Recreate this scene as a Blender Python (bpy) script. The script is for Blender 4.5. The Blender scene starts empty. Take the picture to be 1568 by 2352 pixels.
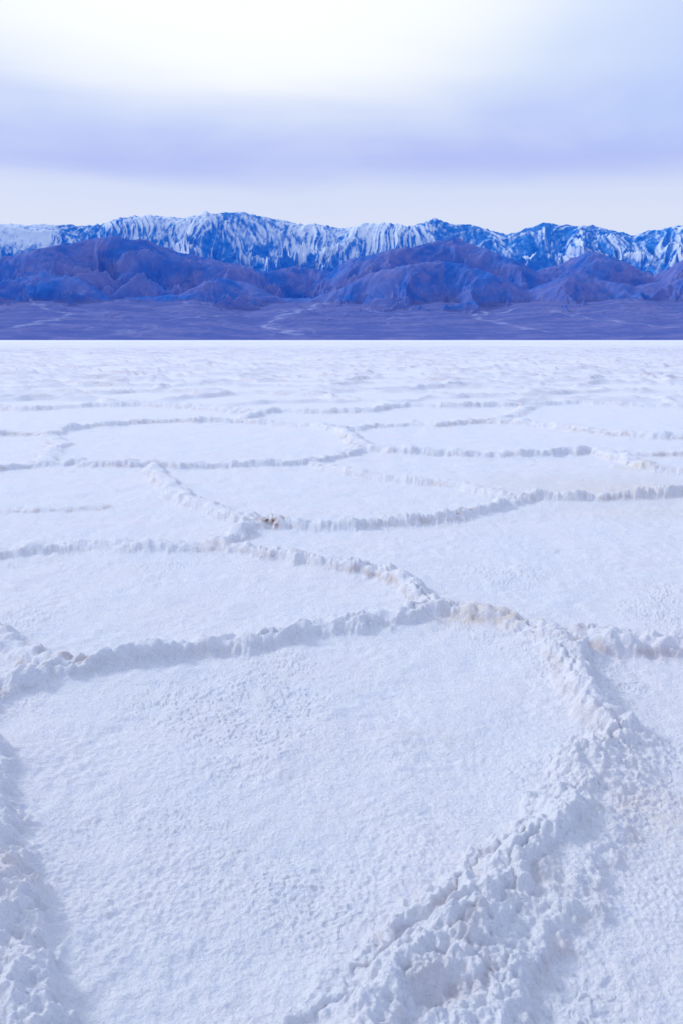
import bpy, math
import numpy as np
from mathutils import Vector

# ------------------------------------------------------------------ constants
CAM_H = 1.5
F = 0.8                      # focal length / picture height
PITCH = math.atan(0.168 / F)
W, H = 1568.0, 2352.0        # units in which the survey sketch was measured
FP = F * H
SUN_AZ = math.radians(-62)   # from +Y toward +X
SUN_EL = math.radians(32)

def ray(u, v):
    dx = (u - W / 2) / FP
    dz = -(v - H / 2) / FP
    cp, sp = math.cos(PITCH), math.sin(PITCH)
    return dx, cp + dz * sp, -sp + dz * cp

def ground_pt(u, v):
    x, y, z = ray(u, v)
    t = CAM_H / -z
    return x * t, y * t

def az_el(u, v):
    x, y, z = ray(u, v)
    return math.atan2(x, y), math.atan2(z, math.hypot(x, y))

# ------------------------------------------------------------------ numpy noise
def _hash(ix, iy, seed):
    h = (ix.astype(np.uint32) * np.uint32(374761393)) ^ (iy.astype(np.uint32) * np.uint32(668265263)) ^ np.uint32((seed * 2246822519) & 0xffffffff)
    h = (h ^ (h >> np.uint32(13))) * np.uint32(1274126177)
    h = (h ^ (h >> np.uint32(15))) * np.uint32(2246822519)
    return h ^ (h >> np.uint32(14))

_ang = np.linspace(0, 2 * np.pi, 256, endpoint=False)
_GX = np.cos(_ang).astype(np.float32)
_GY = np.sin(_ang).astype(np.float32)

def gnoise(x, y, seed=0):
    xf0 = np.floor(x); yf0 = np.floor(y)
    ix = xf0.astype(np.int64); iy = yf0.astype(np.int64)
    fx = (x - xf0).astype(np.float32); fy = (y - yf0).astype(np.float32)
    u = fx * fx * fx * (fx * (fx * 6 - 15) + 10)
    v = fy * fy * fy * (fy * (fy * 6 - 15) + 10)
    def c(ox, oy):
        h = (_hash(ix + ox, iy + oy, seed) >> np.uint32(8)) & np.uint32(255)
        return _GX[h] * (fx - ox) + _GY[h] * (fy - oy)
    a = c(0, 0); b = c(1, 0); d = c(0, 1); e = c(1, 1)
    return ((a + (b - a) * u) + ((d + (e - d) * u) - (a + (b - a) * u)) * v) * 1.5

def worley(x, y, seed=0):
    xf0 = np.floor(x); yf0 = np.floor(y)
    ix = xf0.astype(np.int64); iy = yf0.astype(np.int64)
    fx = (x - xf0).astype(np.float32); fy = (y - yf0).astype(np.float32)
    f1 = np.full(fx.shape, 9.0, np.float32); f2 = np.full(fx.shape, 9.0, np.float32)
    for ox in (-1, 0, 1):
        for oy in (-1, 0, 1):
            h = _hash(ix + ox, iy + oy, seed)
            px = (h & np.uint32(0xffff)).astype(np.float32) / 65535.0 * 0.9 + 0.05 + ox
            py = (h >> np.uint32(16)).astype(np.float32) / 65535.0 * 0.9 + 0.05 + oy
            d = np.sqrt((px - fx) ** 2 + (py - fy) ** 2)
            f2 = np.minimum(f2, np.maximum(f1, d))
            f1 = np.minimum(f1, d)
    return f1, f2

def sstep(a, b, x):
    t = np.clip((x - a) / (b - a), 0, 1)
    return t * t * (3 - 2 * t)

def grid_mesh(name, X, Y, Z, attrs):
    nr, nc = X.shape
    me = bpy.data.meshes.new(name)
    nv = nr * nc
    co = np.empty((nv, 3), np.float32)
    co[:, 0] = X.ravel(); co[:, 1] = Y.ravel(); co[:, 2] = Z.ravel()
    me.vertices.add(nv)
    me.vertices.foreach_set("co", co.ravel())
    idx = np.arange(nv, dtype=np.int32).reshape(nr, nc)
    q = np.stack([idx[:-1, :-1], idx[:-1, 1:], idx[1:, 1:], idx[1:, :-1]], axis=-1).reshape(-1, 4)
    nf = q.shape[0]
    me.loops.add(nf * 4)
    me.loops.foreach_set("vertex_index", q.ravel())
    me.polygons.add(nf)
    me.polygons.foreach_set("loop_start", np.arange(0, nf * 4, 4, dtype=np.int32))
    me.polygons.foreach_set("use_smooth", np.ones(nf, dtype=bool))
    me.update(calc_edges=True)
    for k, a in attrs.items():
        at = me.attributes.new(k, 'FLOAT', 'POINT')
        at.data.foreach_set("value", a.astype(np.float32).ravel())
    ob = bpy.data.objects.new(name, me)
    bpy.context.scene.collection.objects.link(ob)
    return ob

# ------------------------------------------------------------------ salt flat
s_rows = np.concatenate([
    np.linspace(1.67, 0.16, 1200, endpoint=False),
    np.linspace(0.16, 0.009, 340, endpoint=False),
    CAM_H / np.geomspace(CAM_H / 0.009, 9300, 40)])
yr = CAM_H / s_rows
tc = np.linspace(-0.60, 0.60, 1300)
side = np.geomspace(0.605, 10.0, 40)
tc = np.concatenate([-side[::-1], tc, side])
Yg = np.repeat(yr[:, None], tc.size, 1)
Xg = yr[:, None] * tc[None, :]
Tg = np.repeat(tc[None, :], yr.size, 0)
dy = np.abs(np.gradient(yr))          # row spacing

RIDGES = [
 # points, height, width
 ([(-90,1640),(0,1600),(60,1578),(150,1552),(250,1535),(350,1517),(450,1502),(540,1490),(620,1480),(700,1462),(790,1444),(870,1432),(940,1415),(1000,1402),(1040,1408),(1100,1416),(1170,1434),(1200,1454),(1250,1474),(1290,1485)], 0.070, 0.085),
 ([(1290,1482),(1350,1482),(1430,1495),(1500,1500),(1568,1496),(1720,1500)], 0.070, 0.11),
 ([(1270,1484),(1310,1525),(1330,1575),(1345,1625),(1375,1665),(1395,1705),(1365,1765),(1320,1830),(1265,1900),(1215,1960),(1160,2030),(1100,2110),(1040,2180),(990,2240),(930,2310),(870,2380),(800,2480)], 0.068, 0.085),
 ([(1395,1705),(1400,1800),(1370,1900),(1310,1990),(1250,2080),(1190,2180),(1130,2280),(1080,2380)], 0.038, 0.11),
 ([(1290,1800),(1210,1860),(1120,1930),(1060,2005),(960,2080),(895,2150),(862,2220),(790,2290),(700,2350),(600,2420)], 0.028, 0.028),
 ([(1000,1398),(960,1374),(920,1348),(890,1324),(840,1312),(750,1303),(690,1293),(620,1280),(560,1266),(500,1258)], 0.062, 0.085),
 ([(490,1260),(400,1266),(340,1262),(250,1259),(150,1261),(60,1269),(0,1278),(-120,1290)], 0.052, 0.10),
 ([(500,1254),(540,1238),(580,1216),(620,1209)], 0.068, 0.11),
 ([(620,1209),(700,1213),(760,1216),(840,1213),(920,1206),(1000,1201),(1050,1196),(1090,1183),(1130,1167),(1180,1154),(1240,1147),(1300,1149),(1360,1149),(1430,1145),(1500,1142),(1568,1135),(1680,1128)], 0.070, 0.09),
 ([(600,1209),(560,1194),(500,1176),(440,1156),(400,1134),(375,1108),(355,1078)], 0.055, 0.11),
 ([(355,1072),(270,1074),(180,1069),(100,1072),(0,1080),(-120,1090)], 0.07, 0.11),
 ([(355,1074),(430,1076),(500,1074),(580,1071),(660,1070),(720,1065),(770,1053),(820,1041),(840,1032)], 0.07, 0.11),
 ([(830,1033),(810,1008),(780,993),(720,983),(640,978),(560,973),(480,971),(400,971),(300,975),(220,981),(150,991),(110,1003)], 0.085, 0.14),
 ([(110,1003),(60,1001),(0,1001),(-120,998)], 0.08, 0.15),
 ([(110,1003),(140,1022),(110,1046),(100,1070)], 0.05, 0.14),
 ([(840,1033),(900,1041),(960,1044),(1050,1048),(1150,1050),(1240,1048),(1320,1043),(1370,1041),(1420,1058),(1480,1078),(1540,1086),(1640,1093)], 0.08, 0.12),
 ([(1370,1041),(1460,1046),(1568,1048),(1700,1046)], 0.055, 0.13),
 ([(720,1068),(780,1083),(850,1098),(920,1106),(1000,1113),(1060,1121),(1120,1135),(1180,1150)], 0.055, 0.11),
 ([(780,993),(860,983),(950,978),(1000,981),(1090,973),(1180,975),(1260,983),(1330,991),(1400,1000),(1500,1008),(1640,1014)], 0.09, 0.16),
 ([(560,971),(590,953),(640,948),(740,951),(840,948),(880,941),(940,935),(1040,938),(1130,935),(1220,933),(1320,928),(1420,933),(1568,938),(1700,940)], 0.10, 0.18),
 ([(590,953),(450,941),(340,934),(200,936),(60,945),(-120,940)], 0.10, 0.20),
 ([(1100,973),(1180,955),(1220,933)], 0.06, 0.18),
 ([(-120,1180),(0,1177),(100,1174),(230,1167)], 0.025, 0.09),
 ([(-90,1452),(0,1466),(45,1495),(90,1525),(170,1548)], 0.055, 0.075),
 ([(-110,1690),(-70,1740),(-30,1790),(-25,1850),(-10,1930),(5,2000),(8,2100),(-10,2200),(20,2290),(70,2400),(140,2500)], 0.065, 0.075),
]

near = int(np.searchsorted(yr, 30.0))
Xn, Yn, Tn = Xg[:near], Yg[:near], Tg[:near]
# domain warp so that ridge lines meander like real pressure ridges
wx = 0.05 * gnoise(Xn * 1.6, Yn * 1.6, 1) + 0.045 * gnoise(Xn * 5, Yn * 5, 2) + 0.028 * gnoise(Xn * 14, Yn * 14, 3) + 0.014 * gnoise(Xn * 40, Yn * 40, 7)
wy = 0.04 * gnoise(Xn * 1.6, Yn * 1.6, 4) + 0.045 * gnoise(Xn * 5, Yn * 5, 5) + 0.028 * gnoise(Xn * 14, Yn * 14, 6) + 0.014 * gnoise(Xn * 40, Yn * 40, 8)
PX = Xn + wx; PY = Yn + wy
ridge = np.zeros_like(Xn); broad = np.zeros_like(Xn); dirt_shade = np.zeros_like(Xn); groove = np.zeros_like(Xn)
ynr = yr[:near]
for k, (pts, hh, ww) in enumerate(RIDGES):
    g = [ground_pt(u, v) for u, v in pts]
    D = np.full(Xn.shape, 9.0)
    for (x0, y0), (x1, y1) in zip(g[:-1], g[1:]):
        m = 1.1
        r0 = int(np.searchsorted(ynr, min(y0, y1) - m)); r1 = int(np.searchsorted(ynr, max(y0, y1) + m))
        if r1 <= r0: continue
        xl, xh = min(x0, x1) - m, max(x0, x1) + m
        ya = max(ynr[r0], 0.3); yb = ynr[min(r1, near - 1)]
        tl = min(xl / ya, xl / yb); th = max(xh / ya, xh / yb)
        c0 = int(np.searchsorted(tc, tl)); c1 = int(np.searchsorted(tc, th))
        if c1 <= c0: continue
        px = PX[r0:r1, c0:c1]; py = PY[r0:r1, c0:c1]
        ex, ey = x1 - x0, y1 - y0
        L = ex * ex + ey * ey + 1e-9
        tt = np.clip(((px - x0) * ex + (py - y0) * ey) / L, 0, 1)
        d = np.hypot(px - x0 - tt * ex, py - y0 - tt * ey)
        D[r0:r1, c0:c1] = np.minimum(D[r0:r1, c0:c1], d)
    ridge = np.maximum(ridge, hh * np.exp(-(D / ww) ** 3.4))
    broad = np.maximum(broad, (0.40 if k in (2, 3, 24) else 0.22) * hh * np.exp(-(D / (ww * 2.6)) ** 2))
    dirt_shade = np.maximum(dirt_shade, (0.45 if k in (2, 3, 24) else 1.0) * np.exp(-((D - ww * 1.0) / (0.25 * ww)) ** 2))  # brown band on ridge flanks: dirt plus painted shade of the overhanging crust
    if k < 9:
        groove = np.maximum(groove, np.exp(-(D / 0.011) ** 2))
vary = 0.88 + 0.40 * gnoise(Xn * 1.7, Yn * 1.7, 11) + 0.30 * gnoise(Xn * 6, Yn * 6, 12)
vary = np.clip(vary, 0.4, 1.4)

Z = np.zeros_like(Xg); R = np.zeros_like(Xg); DtSh = np.zeros_like(Xg)
# polygon network over the rest of the pan
far = int(np.searchsorted(yr, 260.0))
Xf, Yf, Tf = Xg[:far], Yg[:far], Tg[:far]
w1 = 0.9 * gnoise(Xf * 0.35, Yf * 0.35, 21) + 0.35 * gnoise(Xf * 1.1, Yf * 1.1, 22)
w2 = 0.9 * gnoise(Xf * 0.35, Yf * 0.35, 23) + 0.35 * gnoise(Xf * 1.1, Yf * 1.1, 24)
f1, f2 = worley((Xf + w1) / 4.6, (Yf + w2) / 3.0, 31)
ed = (f2 - f1) * 4.0 * 0.55
wid = 0.17 + 0.20 * dy[:far][:, None]
wt = np.maximum(sstep(17.5, 21, Yf), sstep(0.50, 0.58, np.abs(Tf)))
fade = 1 - sstep(110, 240, Yf)
vf = np.clip(0.85 + 0.6 * gnoise(Xf * 0.5, Yf * 0.5, 25) + 0.4 * gnoise(Xf * 2, Yf * 2, 26), 0.1, 1.5)
rf = 0.14 * np.exp(-(ed / wid) ** 2) * wt * fade * vf
Z[:far] += rf; R[:far] = np.exp(-(ed / wid) ** 2) * wt * fade * vf
DtSh[:far] = np.exp(-((ed - wid * 0.9) / (wid * 0.6)) ** 2) * wt * fade

edge = 1 - sstep(19, 21.5, Yn)
rn = ridge * vary
Z[:near] += (rn + broad) * edge
rel = np.clip(rn / 0.06, 0, 1)
R[:near] = np.maximum(R[:near], rel * edge)
DtSh[:near] = np.maximum(DtSh[:near], dirt_shade * edge)
Z[:near] -= 0.024 * groove * sstep(0.3, 0.9, rel) * np.clip(gnoise(Xn * 3, Yn * 3, 13) * 3 + 0.5, 0, 1)

# crumbly, cauliflower-like salt crust, each octave only where the sheet can carry it
def rows_for(size):
    ok = np.where(dy < size * 0.5)[0]
    return int(ok.max()) + 1 if ok.size else 0
for size, a_flat, a_ridge, sd in ((0.35, 0.009, 0.005, 41), (0.14, 0.0055, 0.009, 42), (0.06, 0.0036, 0.012, 43), (0.03, 0.0026, 0.007, 44), (0.016, 0.0022, 0.003, 45)):
    n = rows_for(size)
    x, y = Xg[:n], Yg[:n]
    fd = 1 - sstep(yr[n - 1] * 0.6, yr[n - 1], y)
    loc = np.clip(0.8 + 1.1 * gnoise(x * 2.7, y * 2.7, sd + 40), 0.3, 1.6)
    Z[:n] += fd * (a_flat * loc + a_ridge * R[:n]) * gnoise(x / size, y / size, sd) * 1.3
for size, a_flat, a_ridge, sd in ((0.075, 0.001, 0.013, 51), (0.036, 0.0012, 0.009, 52), (0.016, 0.0016, 0.004, 53)):
    n = rows_for(size)
    x, y = Xg[:n], Yg[:n]
    wxx = x + 0.45 * size * gnoise(x / size * 1.3, y / size * 1.3, sd + 5)
    f1, _ = worley(wxx / size, y / size, sd)
    fd = 1 - sstep(yr[n - 1] * 0.6, yr[n - 1], y)
    patch = np.clip(0.6 + 1.4 * gnoise(x * 2.3, y * 2.3, sd + 9), 0.15, 1.5)
    Z[:n] += fd * (a_flat * patch + a_ridge * np.clip(R[:n], 0, 1)) * (0.55 - f1 * f1 * 1.6)
# crumbled plates scattered over parts of the crust
n = rows_for(0.05)
x, y = Xg[:n], Yg[:n]
pq = gnoise(x / 0.11 + 0.8 * gnoise(x / 0.03, y / 0.03, 63), y / 0.11 + 0.8 * gnoise(x / 0.03, y / 0.03, 64), 61)
area = sstep(-0.05, 0.5, gnoise(x * 1.4, y * 1.4, 62))
Z[:n] += 0.0045 * sstep(0.05, 0.2, pq) * area
# mud stains, and patchiness of the ridge-edge dirt and painted shade
Tan = np.zeros_like(Xg)
pn = np.clip(gnoise(Xn * 1.3, Yn * 1.3, 71) * 2.2 + 0.25, 0, 1)
DtSh[:near] *= 0.25 + 0.75 * pn
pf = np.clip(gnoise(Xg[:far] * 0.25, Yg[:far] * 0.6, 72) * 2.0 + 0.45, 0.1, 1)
DtSh[:far] = np.where(wt > 0.5, DtSh[:far] * pf, DtSh[:far])
def spot(u, v, rx, ry, s):
    gx, gy = ground_pt(u, v)
    return s * np.exp(-(((PX - gx) / rx) ** 2 + ((PY - gy) / ry) ** 2))
for a in ((1420,1125,1.1,0.9,0.55),(1250,1110,0.8,0.6,0.4),(1480,1175,0.8,0.4,0.35),(1090,1425,0.22,0.10,0.9),(1170,1442,0.12,0.1,0.9),(1260,2060,0.08,0.12,0.2),(1550,1890,0.2,0.25,0.25),(40,2080,0.07,0.12,0.4),(980,1695,0.14,0.08,0.25),(490,1265,0.12,0.09,0.6),(1480,1078,0.35,0.2,0.8)):
    Tan[:near] = np.maximum(Tan[:near], spot(*a))
Mud = np.zeros_like(Xg)
for a in ((622,1214,0.06,0.035,1.3),(1075,1190,0.035,0.05,1.3),(1050,1197,0.04,0.02,1.0),(936,1027,0.03,0.12,1.3)):
    Mud[:near] = np.maximum(Mud[:near], spot(*a))
flat = gnoise(Xn * 30, Yn * 30, 73)
Mud[:near] *= sstep(-0.3, 0.15, flat)

salt = grid_mesh("salt_flat_ground", Xg, Yg, Z, {"ridge": R, "dirt_shade": DtSh, "tan": Tan, "mud": Mud})

# ------------------------------------------------------------------ node helpers
class N:
    def __init__(s, tree): s.t = tree
    def new(s, typ, **kw):
        n = s.t.nodes.new(typ)
        for k, v in kw.items(): setattr(n, k, v)
        return n
    def link(s, a, b): s.t.links.new(a, b)
    def val(s, inp, v):
        if isinstance(v, bpy.types.NodeSocket): s.link(v, inp)
        else: inp.default_value = v
    def math(s, op, a, b=0.0, c=None, clamp=False):
        n = s.new('ShaderNodeMath', operation=op, use_clamp=clamp)
        s.val(n.inputs[0], a); s.val(n.inputs[1], b)
        if c is not None: s.val(n.inputs[2], c)
        return n.outputs[0]
    def mix(s, f, a, b, mode='MIX'):
        n = s.new('ShaderNodeMix', data_type='RGBA', blend_type=mode)
        s.val(n.inputs[0], f)
        for i, v in ((6, a), (7, b)):
            if isinstance(v, bpy.types.NodeSocket): s.link(v, n.inputs[i])
            else: n.inputs[i].default_value = (*v, 1)
        return n.outputs[2]
    def smooth(s, x, a, b, lo=0.0, hi=1.0):
        n = s.new('ShaderNodeMapRange', interpolation_type='SMOOTHSTEP')
        s.val(n.inputs[0], x)
        for i, v in enumerate((a, b, lo, hi)): n.inputs[i + 1].default_value = v
        return n.outputs[0]
    def noise(s, vec, scale, detail=4, rough=0.55, dist=0.0):
        n = s.new('ShaderNodeTexNoise')
        s.link(vec, n.inputs['Vector'])
        n.inputs['Scale'].default_value = scale; n.inputs['Detail'].default_value = detail
        n.inputs['Roughness'].default_value = rough; n.inputs['Distortion'].default_value = dist
        return n.outputs[0]
    def mapping(s, vec, scale=(1, 1, 1), rot=(0, 0, 0)):
        n = s.new('ShaderNodeMapping'); s.link(vec, n.inputs[0])
        n.inputs['Scale'].default_value = scale; n.inputs['Rotation'].default_value = rot
        return n.outputs[0]
    def attr(s, name):
        n = s.new('ShaderNodeAttribute'); n.attribute_name = name
        return n.outputs['Fac']

def material(name):
    m = bpy.data.materials.new(name); m.use_nodes = True
    t = m.node_tree
    return m, N(t), t.nodes['Principled BSDF']

# salt
m, n, b = material("salt_crust")
pos = n.new('ShaderNodeNewGeometry').outputs['Position']
col = n.mix(n.smooth(n.noise(pos, 1.3, 5, 0.6), 0.35, 0.7), (0.86, 0.895, 0.96), (0.90, 0.905, 0.955))
grain = n.noise(pos, 60, 5, 0.75)
col = n.mix(n.smooth(grain, 0.47, 0.34, 0, 0.5), col, (0.64, 0.71, 0.92))
col = n.mix(n.smooth(n.noise(pos, 14, 6, 0.75), 0.46, 0.36, 0, 0.4), col, (0.68, 0.74, 0.93))
col = n.mix(n.smooth(n.noise(pos, 0.9, 6, 0.7, 0.5), 0.52, 0.75, 0, 0.25), col, (0.88, 0.81, 0.86))
# thousands of further pressure ridges toward the horizon: only a darker line colour is left
sp = n.new('ShaderNodeSeparateXYZ'); n.link(pos, sp.inputs[0])
wv = n.new('ShaderNodeVectorMath', operation='ADD')
nz = n.new('ShaderNodeTexNoise'); n.link(pos, nz.inputs[0]); nz.inputs['Scale'].default_value = 0.25; nz.inputs['Detail'].default_value = 3
n.link(pos, wv.inputs[0]); n.link(nz.outputs[1], wv.inputs[1])
vo = n.new('ShaderNodeTexVoronoi', feature='DISTANCE_TO_EDGE'); n.link(wv.outputs[0], vo.inputs['Vector']); vo.inputs['Scale'].default_value = 0.11
farr = n.math('MULTIPLY', n.smooth(vo.outputs['Distance'], 0.12, 0.03), n.smooth(sp.outputs[1], 50, 100))
farr = n.math('MULTIPLY', farr, n.smooth(sp.outputs[1], 900, 350))
farr = n.math('MULTIPLY', farr, n.smooth(n.noise(pos, 0.03, 4, 0.6), 0.35, 0.6))
col = n.mix(n.math('MULTIPLY', farr, 0.65), col, (0.54, 0.57, 0.75))
col = n.mix(n.math('MULTIPLY', n.attr("ridge"), n.smooth(sp.outputs[1], 16, 30, 0, 0.5)), col, (0.60, 0.61, 0.75))
band_ = n.noise(n.mapping(pos, (0.012, 0.035, 1)), 1.0, 6, 0.65)
col = n.mix(n.smooth(band_, 0.42, 0.65, 0, 0.2), col, (0.72, 0.73, 0.84))
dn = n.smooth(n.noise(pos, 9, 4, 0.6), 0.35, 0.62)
col = n.mix(n.math('MULTIPLY', n.math('MULTIPLY', n.attr("dirt_shade"), dn), 0.72, clamp=True), col, (0.60, 0.51, 0.50))
col = n.mix(n.math('MULTIPLY', n.math('MULTIPLY', n.attr("tan"), n.smooth(n.noise(pos, 14, 5, 0.7), 0.3, 0.65)), 0.75, clamp=True), col, (0.70, 0.60, 0.47))
col = n.mix(n.math('MULTIPLY', n.attr("mud"), 0.85, clamp=True), col, (0.22, 0.09, 0.05))
n.link(col, b.inputs['Base Color'])
b.inputs['Roughness'].default_value = 0.75
b.inputs['Specular IOR Level'].default_value = 0.25
bp = n.new('ShaderNodeBump'); bp.inputs['Strength'].default_value = 0.85; bp.inputs['Distance'].default_value = 0.013
n.link(n.math('ADD', n.noise(pos, 80, 5, 0.75), n.math('MULTIPLY', n.noise(pos, 20, 4, 0.65), 1.2)), bp.inputs['Height'])
n.link(bp.outputs[0], b.inputs['Normal'])
salt.data.materials.append(m)

# ------------------------------------------------------------------ mountain range
azc = np.concatenate([np.radians(np.linspace(-75, -27.2, 60)), np.radians(np.linspace(-27, 27, 1500)), np.radians(np.linspace(27.2, 75, 60))])
rr = np.concatenate([np.linspace(8900, 11000, 100, endpoint=False), np.linspace(11000, 21500, 700, endpoint=False), np.linspace(21500, 26000, 20)])
A = np.repeat(azc[None, :], rr.size, 0); Rr = np.repeat(rr[:, None], azc.size, 1)
MX = Rr * np.sin(A); MY = Rr * np.cos(A)

def profile(pts):
    ae = [az_el(u, v) for u, v in pts]
    return np.interp(azc, [a for a, e in ae], [math.tan(e) for a, e in ae])[None, :]

sky_p = 1.025 * profile([(-900,540),(-600,505),(-350,530),(-150,508),(0,518),(40,517),(85,513),(130,515),(190,516),(235,517),(265,505),(300,499),(335,495),(370,497),(400,500),(440,497),(475,490),(520,486),(562,486),(580,491),(600,496),(650,507),(700,515),(750,518),(790,522),(830,517),(880,513),(935,519),(965,512),(1000,501),(1040,513),(1085,515),(1130,528),(1165,538),(1210,523),(1250,511),(1300,519),(1380,521),(1450,540),(1500,530),(1568,516),(1750,520),(1950,545),(2300,530)])
foot_p = 1.04 * profile([(-900,600),(-500,570),(-200,610),(0,592),(60,585),(130,565),(200,553),(270,548),(340,555),(400,578),(470,595),(530,607),(600,628),(680,612),(760,625),(800,600),(880,582),(960,568),(1040,548),(1100,570),(1180,600),(1230,625),(1280,612),(1350,580),(1420,600),(1500,635),(1568,600),(1700,570),(2000,620),(2300,590)])
low_p = 1.05 * profile([(-900,680),(-300,650),(0,650),(100,632),(180,640),(260,690),(330,684),(420,676),(470,650),(520,640),(580,660),(650,690),(720,688),(790,662),(850,630),(920,615),(1000,605),(1060,612),(1150,640),(1210,670),(1300,635),(1380,645),(1460,660),(1568,640),(1800,640),(2300,680)])

def ridged(x, y, seed, octv=6, lac=2.03, gain=0.55, rot=0.0):
    out = np.zeros_like(x); amp = 1.0; tot = 0; w = 1.0
    cr_, sr_ = math.cos(rot), math.sin(rot)
    for o in range(octv):
        v = 1 - np.abs(gnoise(x, y, seed + o)) * 1.6
        v = np.clip(v, 0, 1) ** 1.6
        out += amp * v * w; tot += amp
        w = np.clip(v * 1.4, 0.2, 1)
        x = x * lac + 3.1; y = y * lac + 7.7; amp *= gain
        # rotate each octave so tributary spurs branch sideways
        x, y = cr_ * x - sr_ * y, sr_ * x + cr_ * y
    return out / tot
wX = MX + 650 * gnoise(MX / 1800, MY / 1800, 81) + 220 * gnoise(MX / 500, MY / 500, 82)
wY = MY + 650 * gnoise(MX / 1800, MY / 1800, 83) + 200 * gnoise(MX / 500, MY / 500, 84)
# main-range spurs descend obliquely toward the pan
sX = wX + 0.35 * (MY - 17000) * np.tanh(3 * gnoise(MX / 3500, MY / 9000, 85))
rg1 = ridged(sX / 1500, wY / 2600, 91, 6, 2.03, 0.58, 0.25)
rg2 = ridged(wX / 1300, wY / 1500, 101, 6, 2.03, 0.58, 0.64)
rg3 = ridged(wX / 900, wY / 1000, 111, 6, 2.03, 0.58, 0.64)

FAN0, FANS = 9000.0, 0.150
fan = np.maximum(0, Rr - FAN0) * FANS * (1 + 0.16 * gnoise(A * 14, A * 0, 120))
fan = np.where(Rr > 12500, 3500 * FANS + (Rr - 12500) * 0.06, fan)
fan += sstep(9200, 11500, Rr) * (14 * gnoise(wX / 260, wY / 1500, 121) + 7 * gnoise(wX / 90, wY / 500, 122))

def layer(r0, rc, prof, rgd, amp, back, pw=1.0):
    t = np.clip((Rr - r0) / (rc - r0), 0, 1)
    base = prof * rc * t ** pw
    base = np.where(Rr > rc, prof * rc - (Rr - rc) * back, base)
    crest = 1 - 0.95 * sstep(0.75, 1.0, t) * (1 - sstep(0, 1500, Rr - rc))
    return base * (1 - amp * (1 - rgd) * crest), t
rc_m = 20000 + 500 * gnoise(A * 9, A * 0, 131)
rc_f = 15400 + 500 * gnoise(A * 11, A * 0, 132)
rc_l = 13000 + 400 * gnoise(A * 13, A * 0, 133)
jag = 420 * gnoise(MX / 900, MY / 900, 136)
M1, tM = layer(13600 + 0 * A, rc_m, sky_p, rg1, 0.66, 0.45, 0.80)
M2, tF = layer(11700 + 900 * gnoise(A * 20, A * 0, 134) + jag, rc_f, foot_p, rg2, 0.66, 0.35, 0.85)
M3, tL = layer(10500 + 1100 * gnoise(A * 18, A * 0, 135) + jag, rc_l, low_p, rg3, 0.62, 0.28, 0.9)
MZ = np.maximum(np.maximum(M1, M2), np.maximum(M3, fan))
roughm = sstep(0, 60, MZ - fan)
MZ += roughm * (24 * gnoise(wX / 160, wY / 160, 141) + 12 * gnoise(MX / 75, MY / 75, 142))
MZ = np.where(Rr < 9000, -8.0, MZ - 1.0)

isM = ((M1 >= M2) & (M1 >= M3) & (M1 >= fan)).astype(np.float32)
isFan = 1 - sstep(0, 60, np.maximum(np.maximum(M1, M2), M3) - fan)
# snow gathers on the left-facing slopes, thinning out downhill
gA = np.gradient(MZ, axis=1) / (np.gradient(MX, axis=1) + 1e-6)
gA = np.clip(gA, -1.2, 1.2)
line = 1450 + 200 * gnoise(MX / 2500, MY / 2500, 151) + 260 * sstep(0, 6000, MX)
sn = (MZ - line) / 1700.0 + 0.50 * gA + 0.9 * (rg1 - 0.42) + 0.6 * gnoise(sX / 300, wY / 600, 152) + 0.8 * gnoise(sX / 110, wY / 190, 153) + 0.45 * gnoise(MX / 55, MY / 80, 156) + 0.8 * gnoise(MX / 2200, MY / 2200, 154) - 0.18
snow = sstep(-0.65, 1.15, sn) * isM * sstep(1100, 1750, MZ + 250 * gnoise(wX / 500, wY / 500, 155))
# pale dry washes on the alluvial fans
wash = np.zeros_like(MX)
def fan_pt(u, v):
    a, e = az_el(u, v); k = math.tan(e)
    r = FANS * FAN0 / max(FANS - k, 0.02)
    return r * math.sin(a), r * math.cos(a)
qx = MX + 90 * gnoise(MX / 200, MY / 260, 161) + 35 * gnoise(MX / 70, MY / 90, 163); qy = MY + 220 * gnoise(MX / 300, MY / 300, 162)
for pts, ww, st in (([(770,688),(735,700),(712,712),(660,722),(625,735),(612,748),(640,757),(690,768)], 65, 1),
                ([(712,712),(600,716),(480,728),(380,736)], 28, .6),
                ([(1190,704),(1120,712),(1085,724),(1140,736),(1190,748),(1210,756)], 50, .95),
                ([(1090,722),(980,728),(870,732),(900,745)], 22, .6),
                ([(70,690),(95,706),(150,718),(160,728),(90,742),(20,752)], 42, .85),
                ([(160,722),(260,716),(330,712)], 24, .6),
                ([(1568,752),(1450,745),(1380,735),(1270,716)], 30, .7),
                ([(1568,716),(1480,722),(1400,728)], 22, .6),
                ([(830,700),(860,716),(930,722)], 20, .6),
                ([(300,762),(200,750),(120,744)], 22, .6),
                ([(1210,756),(1300,768),(1420,774)], 25, .7)):
    g = [fan_pt(u, v) for u, v in pts]
    D = np.full(MX.shape, 1e6)
    for (x0, y0), (x1, y1) in zip(g[:-1], g[1:]):
        ex, ey = x1 - x0, y1 - y0
        tt = np.clip(((qx - x0) * ex + (qy - y0) * ey) / (ex * ex + ey * ey), 0, 1)
        D = np.minimum(D, np.hypot(qx - x0 - tt * ex, (qy - y0 - tt * ey)))
    wash = np.maximum(wash, st * np.exp(-(D / ww) ** 2))
wash *= np.clip(0.8 + 0.8 * gnoise(MX / 180, MY / 300, 173), 0.1, 1)
br = np.exp(-(gnoise(wX / 420, wY / 1900, 171) / 0.05) ** 2) * sstep(0, 0.3, gnoise(MX / 1500, MY / 1500, 172))
wash = np.maximum(wash, br * 0.3) * isFan * sstep(9050, 9500, Rr)
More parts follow.
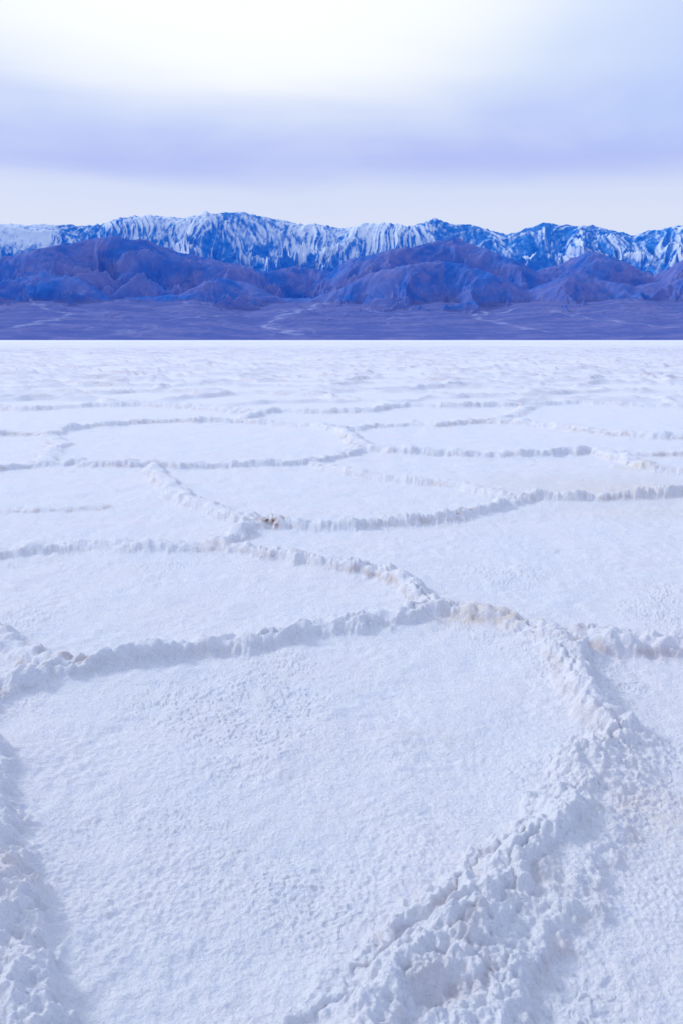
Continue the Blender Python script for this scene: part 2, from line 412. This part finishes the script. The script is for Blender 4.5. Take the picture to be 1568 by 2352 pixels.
mtn = grid_mesh("mountain_range", MX, MY, MZ, {"snow": snow, "wash": wash, "fan": isFan, "main": isM * 1.0, "spur": rg2})

m, n, b = material("hazy_desert_rock_and_snow")
pos = n.new('ShaderNodeNewGeometry').outputs['Position']
p1 = n.mapping(pos, (0.001, 0.001, 0.001))
big = n.noise(p1, 1.1, 7, 0.65, 0.6)
fine = n.noise(p1, 7.0, 7, 0.75)
mid = n.noise(p1, 2.2, 6, 0.65, 0.8)
rock = n.mix(n.smooth(big, 0.40, 0.60), (0.045, 0.175, 0.60), (0.165, 0.205, 0.54))  # blue distance haze is painted into the rock and fan base colours
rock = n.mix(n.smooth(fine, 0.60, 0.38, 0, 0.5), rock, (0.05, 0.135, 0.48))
rock = n.mix(n.smooth(mid, 0.52, 0.40, 0, 0.7), rock, (0.022, 0.135, 0.53))  # dark blue patches painted in place of canyon shade
rock = n.mix(n.smooth(n.attr("spur"), 0.35, 0.75, 0, 0.4), rock, (0.24, 0.265, 0.58))  # spur crests paler than gullies: relief shading put into the colour
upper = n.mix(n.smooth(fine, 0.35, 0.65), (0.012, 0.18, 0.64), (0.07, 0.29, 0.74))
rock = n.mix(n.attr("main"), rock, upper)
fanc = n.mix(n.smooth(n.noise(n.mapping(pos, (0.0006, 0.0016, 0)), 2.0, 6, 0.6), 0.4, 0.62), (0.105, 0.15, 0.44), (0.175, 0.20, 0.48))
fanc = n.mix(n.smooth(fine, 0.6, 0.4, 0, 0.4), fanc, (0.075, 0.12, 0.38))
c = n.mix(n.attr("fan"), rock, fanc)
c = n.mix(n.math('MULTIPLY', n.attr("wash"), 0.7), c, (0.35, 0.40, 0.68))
c = n.mix(n.smooth(n.math('ADD', n.attr("snow"), n.math('MULTIPLY', n.math('SUBTRACT', fine, 0.5), 1.1)), 0.05, 1.05, 0, 0.92), c, (0.74, 0.85, 1.0))
n.link(c, b.inputs['Base Color'])
b.inputs['Roughness'].default_value = 1.0; b.inputs['Specular IOR Level'].default_value = 0.0
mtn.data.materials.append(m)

# ------------------------------------------------------------------ sky
world = bpy.data.worlds.new("World"); bpy.context.scene.world = world
world.use_nodes = True
t = world.node_tree; t.nodes.clear(); n = N(t)
out = n.new('ShaderNodeOutputWorld')
sky = n.new('ShaderNodeTexSky', sky_type='NISHITA', sun_disc=False, sun_elevation=SUN_EL, sun_rotation=SUN_AZ)
bg1 = n.new('ShaderNodeBackground'); bg1.inputs[1].default_value = 0.1
n.link(sky.outputs[0], bg1.inputs[0])
d = n.new('ShaderNodeTexCoord').outputs['Generated']
sx = n.new('ShaderNodeSeparateXYZ'); n.link(d, sx.inputs[0])
x_, y_, z_ = sx.outputs[0], sx.outputs[1], sx.outputs[2]
cn = n.noise(n.mapping(d, (1.6, 1.6, 7.0), (0, math.radians(6), 0)), 1.0, 3, 0.45, 0.3)
cn2 = n.noise(n.mapping(d, (3.0, 3.0, 20.0), (0, math.radians(-5), 0)), 1.0, 4, 0.5, 0.3)
cn3 = n.noise(n.mapping(d, (4.0, 4.0, 11.0), (0, math.radians(22), 0)), 1.0, 4, 0.5, 0.5)
zz = n.math('ADD', z_, n.math('MULTIPLY', n.math('SUBTRACT', cn, 0.5), 0.03))
zz = n.math('ADD', zz, n.math('MULTIPLY', n.math('SUBTRACT', cn2, 0.5), 0.03))
zz = n.math('MULTIPLY', zz, 2.0)
cr = n.new('ShaderNodeValToRGB'); n.link(zz, cr.inputs[0])
cr.color_ramp.interpolation = 'EASE'
stops = [(0.0, (.70,.77,.98)), (0.27, (.71,.77,.95)), (0.325, (.68,.75,.96)), (0.395, (.47,.55,.95)), (0.48, (.54,.64,.97)), (0.58, (.74,.83,1.0)), (0.68, (.87,.94,1.03)), (0.9, (.76,.84,1.02)), (1.0, (.74,.81,1.0))]
el = cr.color_ramp.elements
el[0].position, el[0].color = stops[0][0], (*stops[0][1], 1)
el[1].position, el[1].color = stops[-1][0], (*stops[-1][1], 1)
for p, c_ in stops[1:-1]:
    e = el.new(p); e.color = (*c_, 1)
col = cr.outputs[0]
rb = n.math('MULTIPLY', n.smooth(n.math('ADD', x_, n.math('MULTIPLY', n.math('SUBTRACT', cn3, 0.5), 0.35)), 0.08, 0.42), n.smooth(z_, 0.17, 0.24))
col = n.mix(n.math('MULTIPLY', rb, 0.8), col, (.49, .62, 1.0))
bd = Vector(ray(520, -250)).normalized()
dp = n.new('ShaderNodeVectorMath', operation='DOT_PRODUCT')
n.link(d, dp.inputs[0]); dp.inputs[1].default_value = bd
glow = n.smooth(n.math('ADD', dp.outputs['Value'], n.math('MULTIPLY', n.math('SUBTRACT', cn3, 0.5), 0.02)), 0.930, 0.995)
glow = n.math('MULTIPLY', glow, n.smooth(n.math('ADD', z_, n.math('MULTIPLY', n.math('SUBTRACT', cn2, 0.5), 0.08)), 0.19, 0.32))
col = n.mix(n.math('MULTIPLY', glow, 0.97), col, (1.03, 1.05, 1.04))
wisp = n.math('MULTIPLY', n.smooth(cn3, 0.40, 0.68, 0, 0.2), n.smooth(z_, 0.16, 0.22))
col = n.mix(wisp, col, (.95, .98, 1.0))
# unseen sky behind the viewpoint, darkened to deepen shade on near-facing slopes
col = n.mix(n.smooth(y_, 0.35, -0.5, 0, 0.4), col, (.40, .49, .82))
bg2 = n.new('ShaderNodeBackground'); n.link(col, bg2.inputs[0]); bg2.inputs[1].default_value = 1.0
mx = n.new('ShaderNodeMixShader'); mx.inputs[0].default_value = 0.96
n.link(bg1.outputs[0], mx.inputs[1]); n.link(bg2.outputs[0], mx.inputs[2]); n.link(mx.outputs[0], out.inputs[0])

# ------------------------------------------------------------------ sun
sl = bpy.data.lights.new("sun", 'SUN'); sl.energy = 1.5; sl.angle = math.radians(11); sl.color = (1.0, 0.985, 0.97)
so = bpy.data.objects.new("sun", sl); bpy.context.scene.collection.objects.link(so)
sd = Vector((math.sin(SUN_AZ) * math.cos(SUN_EL), math.cos(SUN_AZ) * math.cos(SUN_EL), math.sin(SUN_EL)))
so.rotation_euler = sd.to_track_quat('Z', 'Y').to_euler()
so.location = sd * 100

# ------------------------------------------------------------------ camera
cd = bpy.data.cameras.new("camera"); co = bpy.data.objects.new("camera", cd)
bpy.context.scene.collection.objects.link(co)
cd.sensor_fit = 'VERTICAL'; cd.sensor_height = 36; cd.sensor_width = 24; cd.lens = 36 * F
cd.clip_start = 0.05; cd.clip_end = 80000
co.location = (0, 0, CAM_H); co.rotation_euler = (math.radians(90) - PITCH, 0, 0)
cd.dof.use_dof = True; cd.dof.focus_distance = 5.0; cd.dof.aperture_fstop = 8
sc = bpy.context.scene
sc.camera = co
sc.view_settings.view_transform = 'Standard'; sc.view_settings.look = 'None'; sc.view_settings.exposure = 0
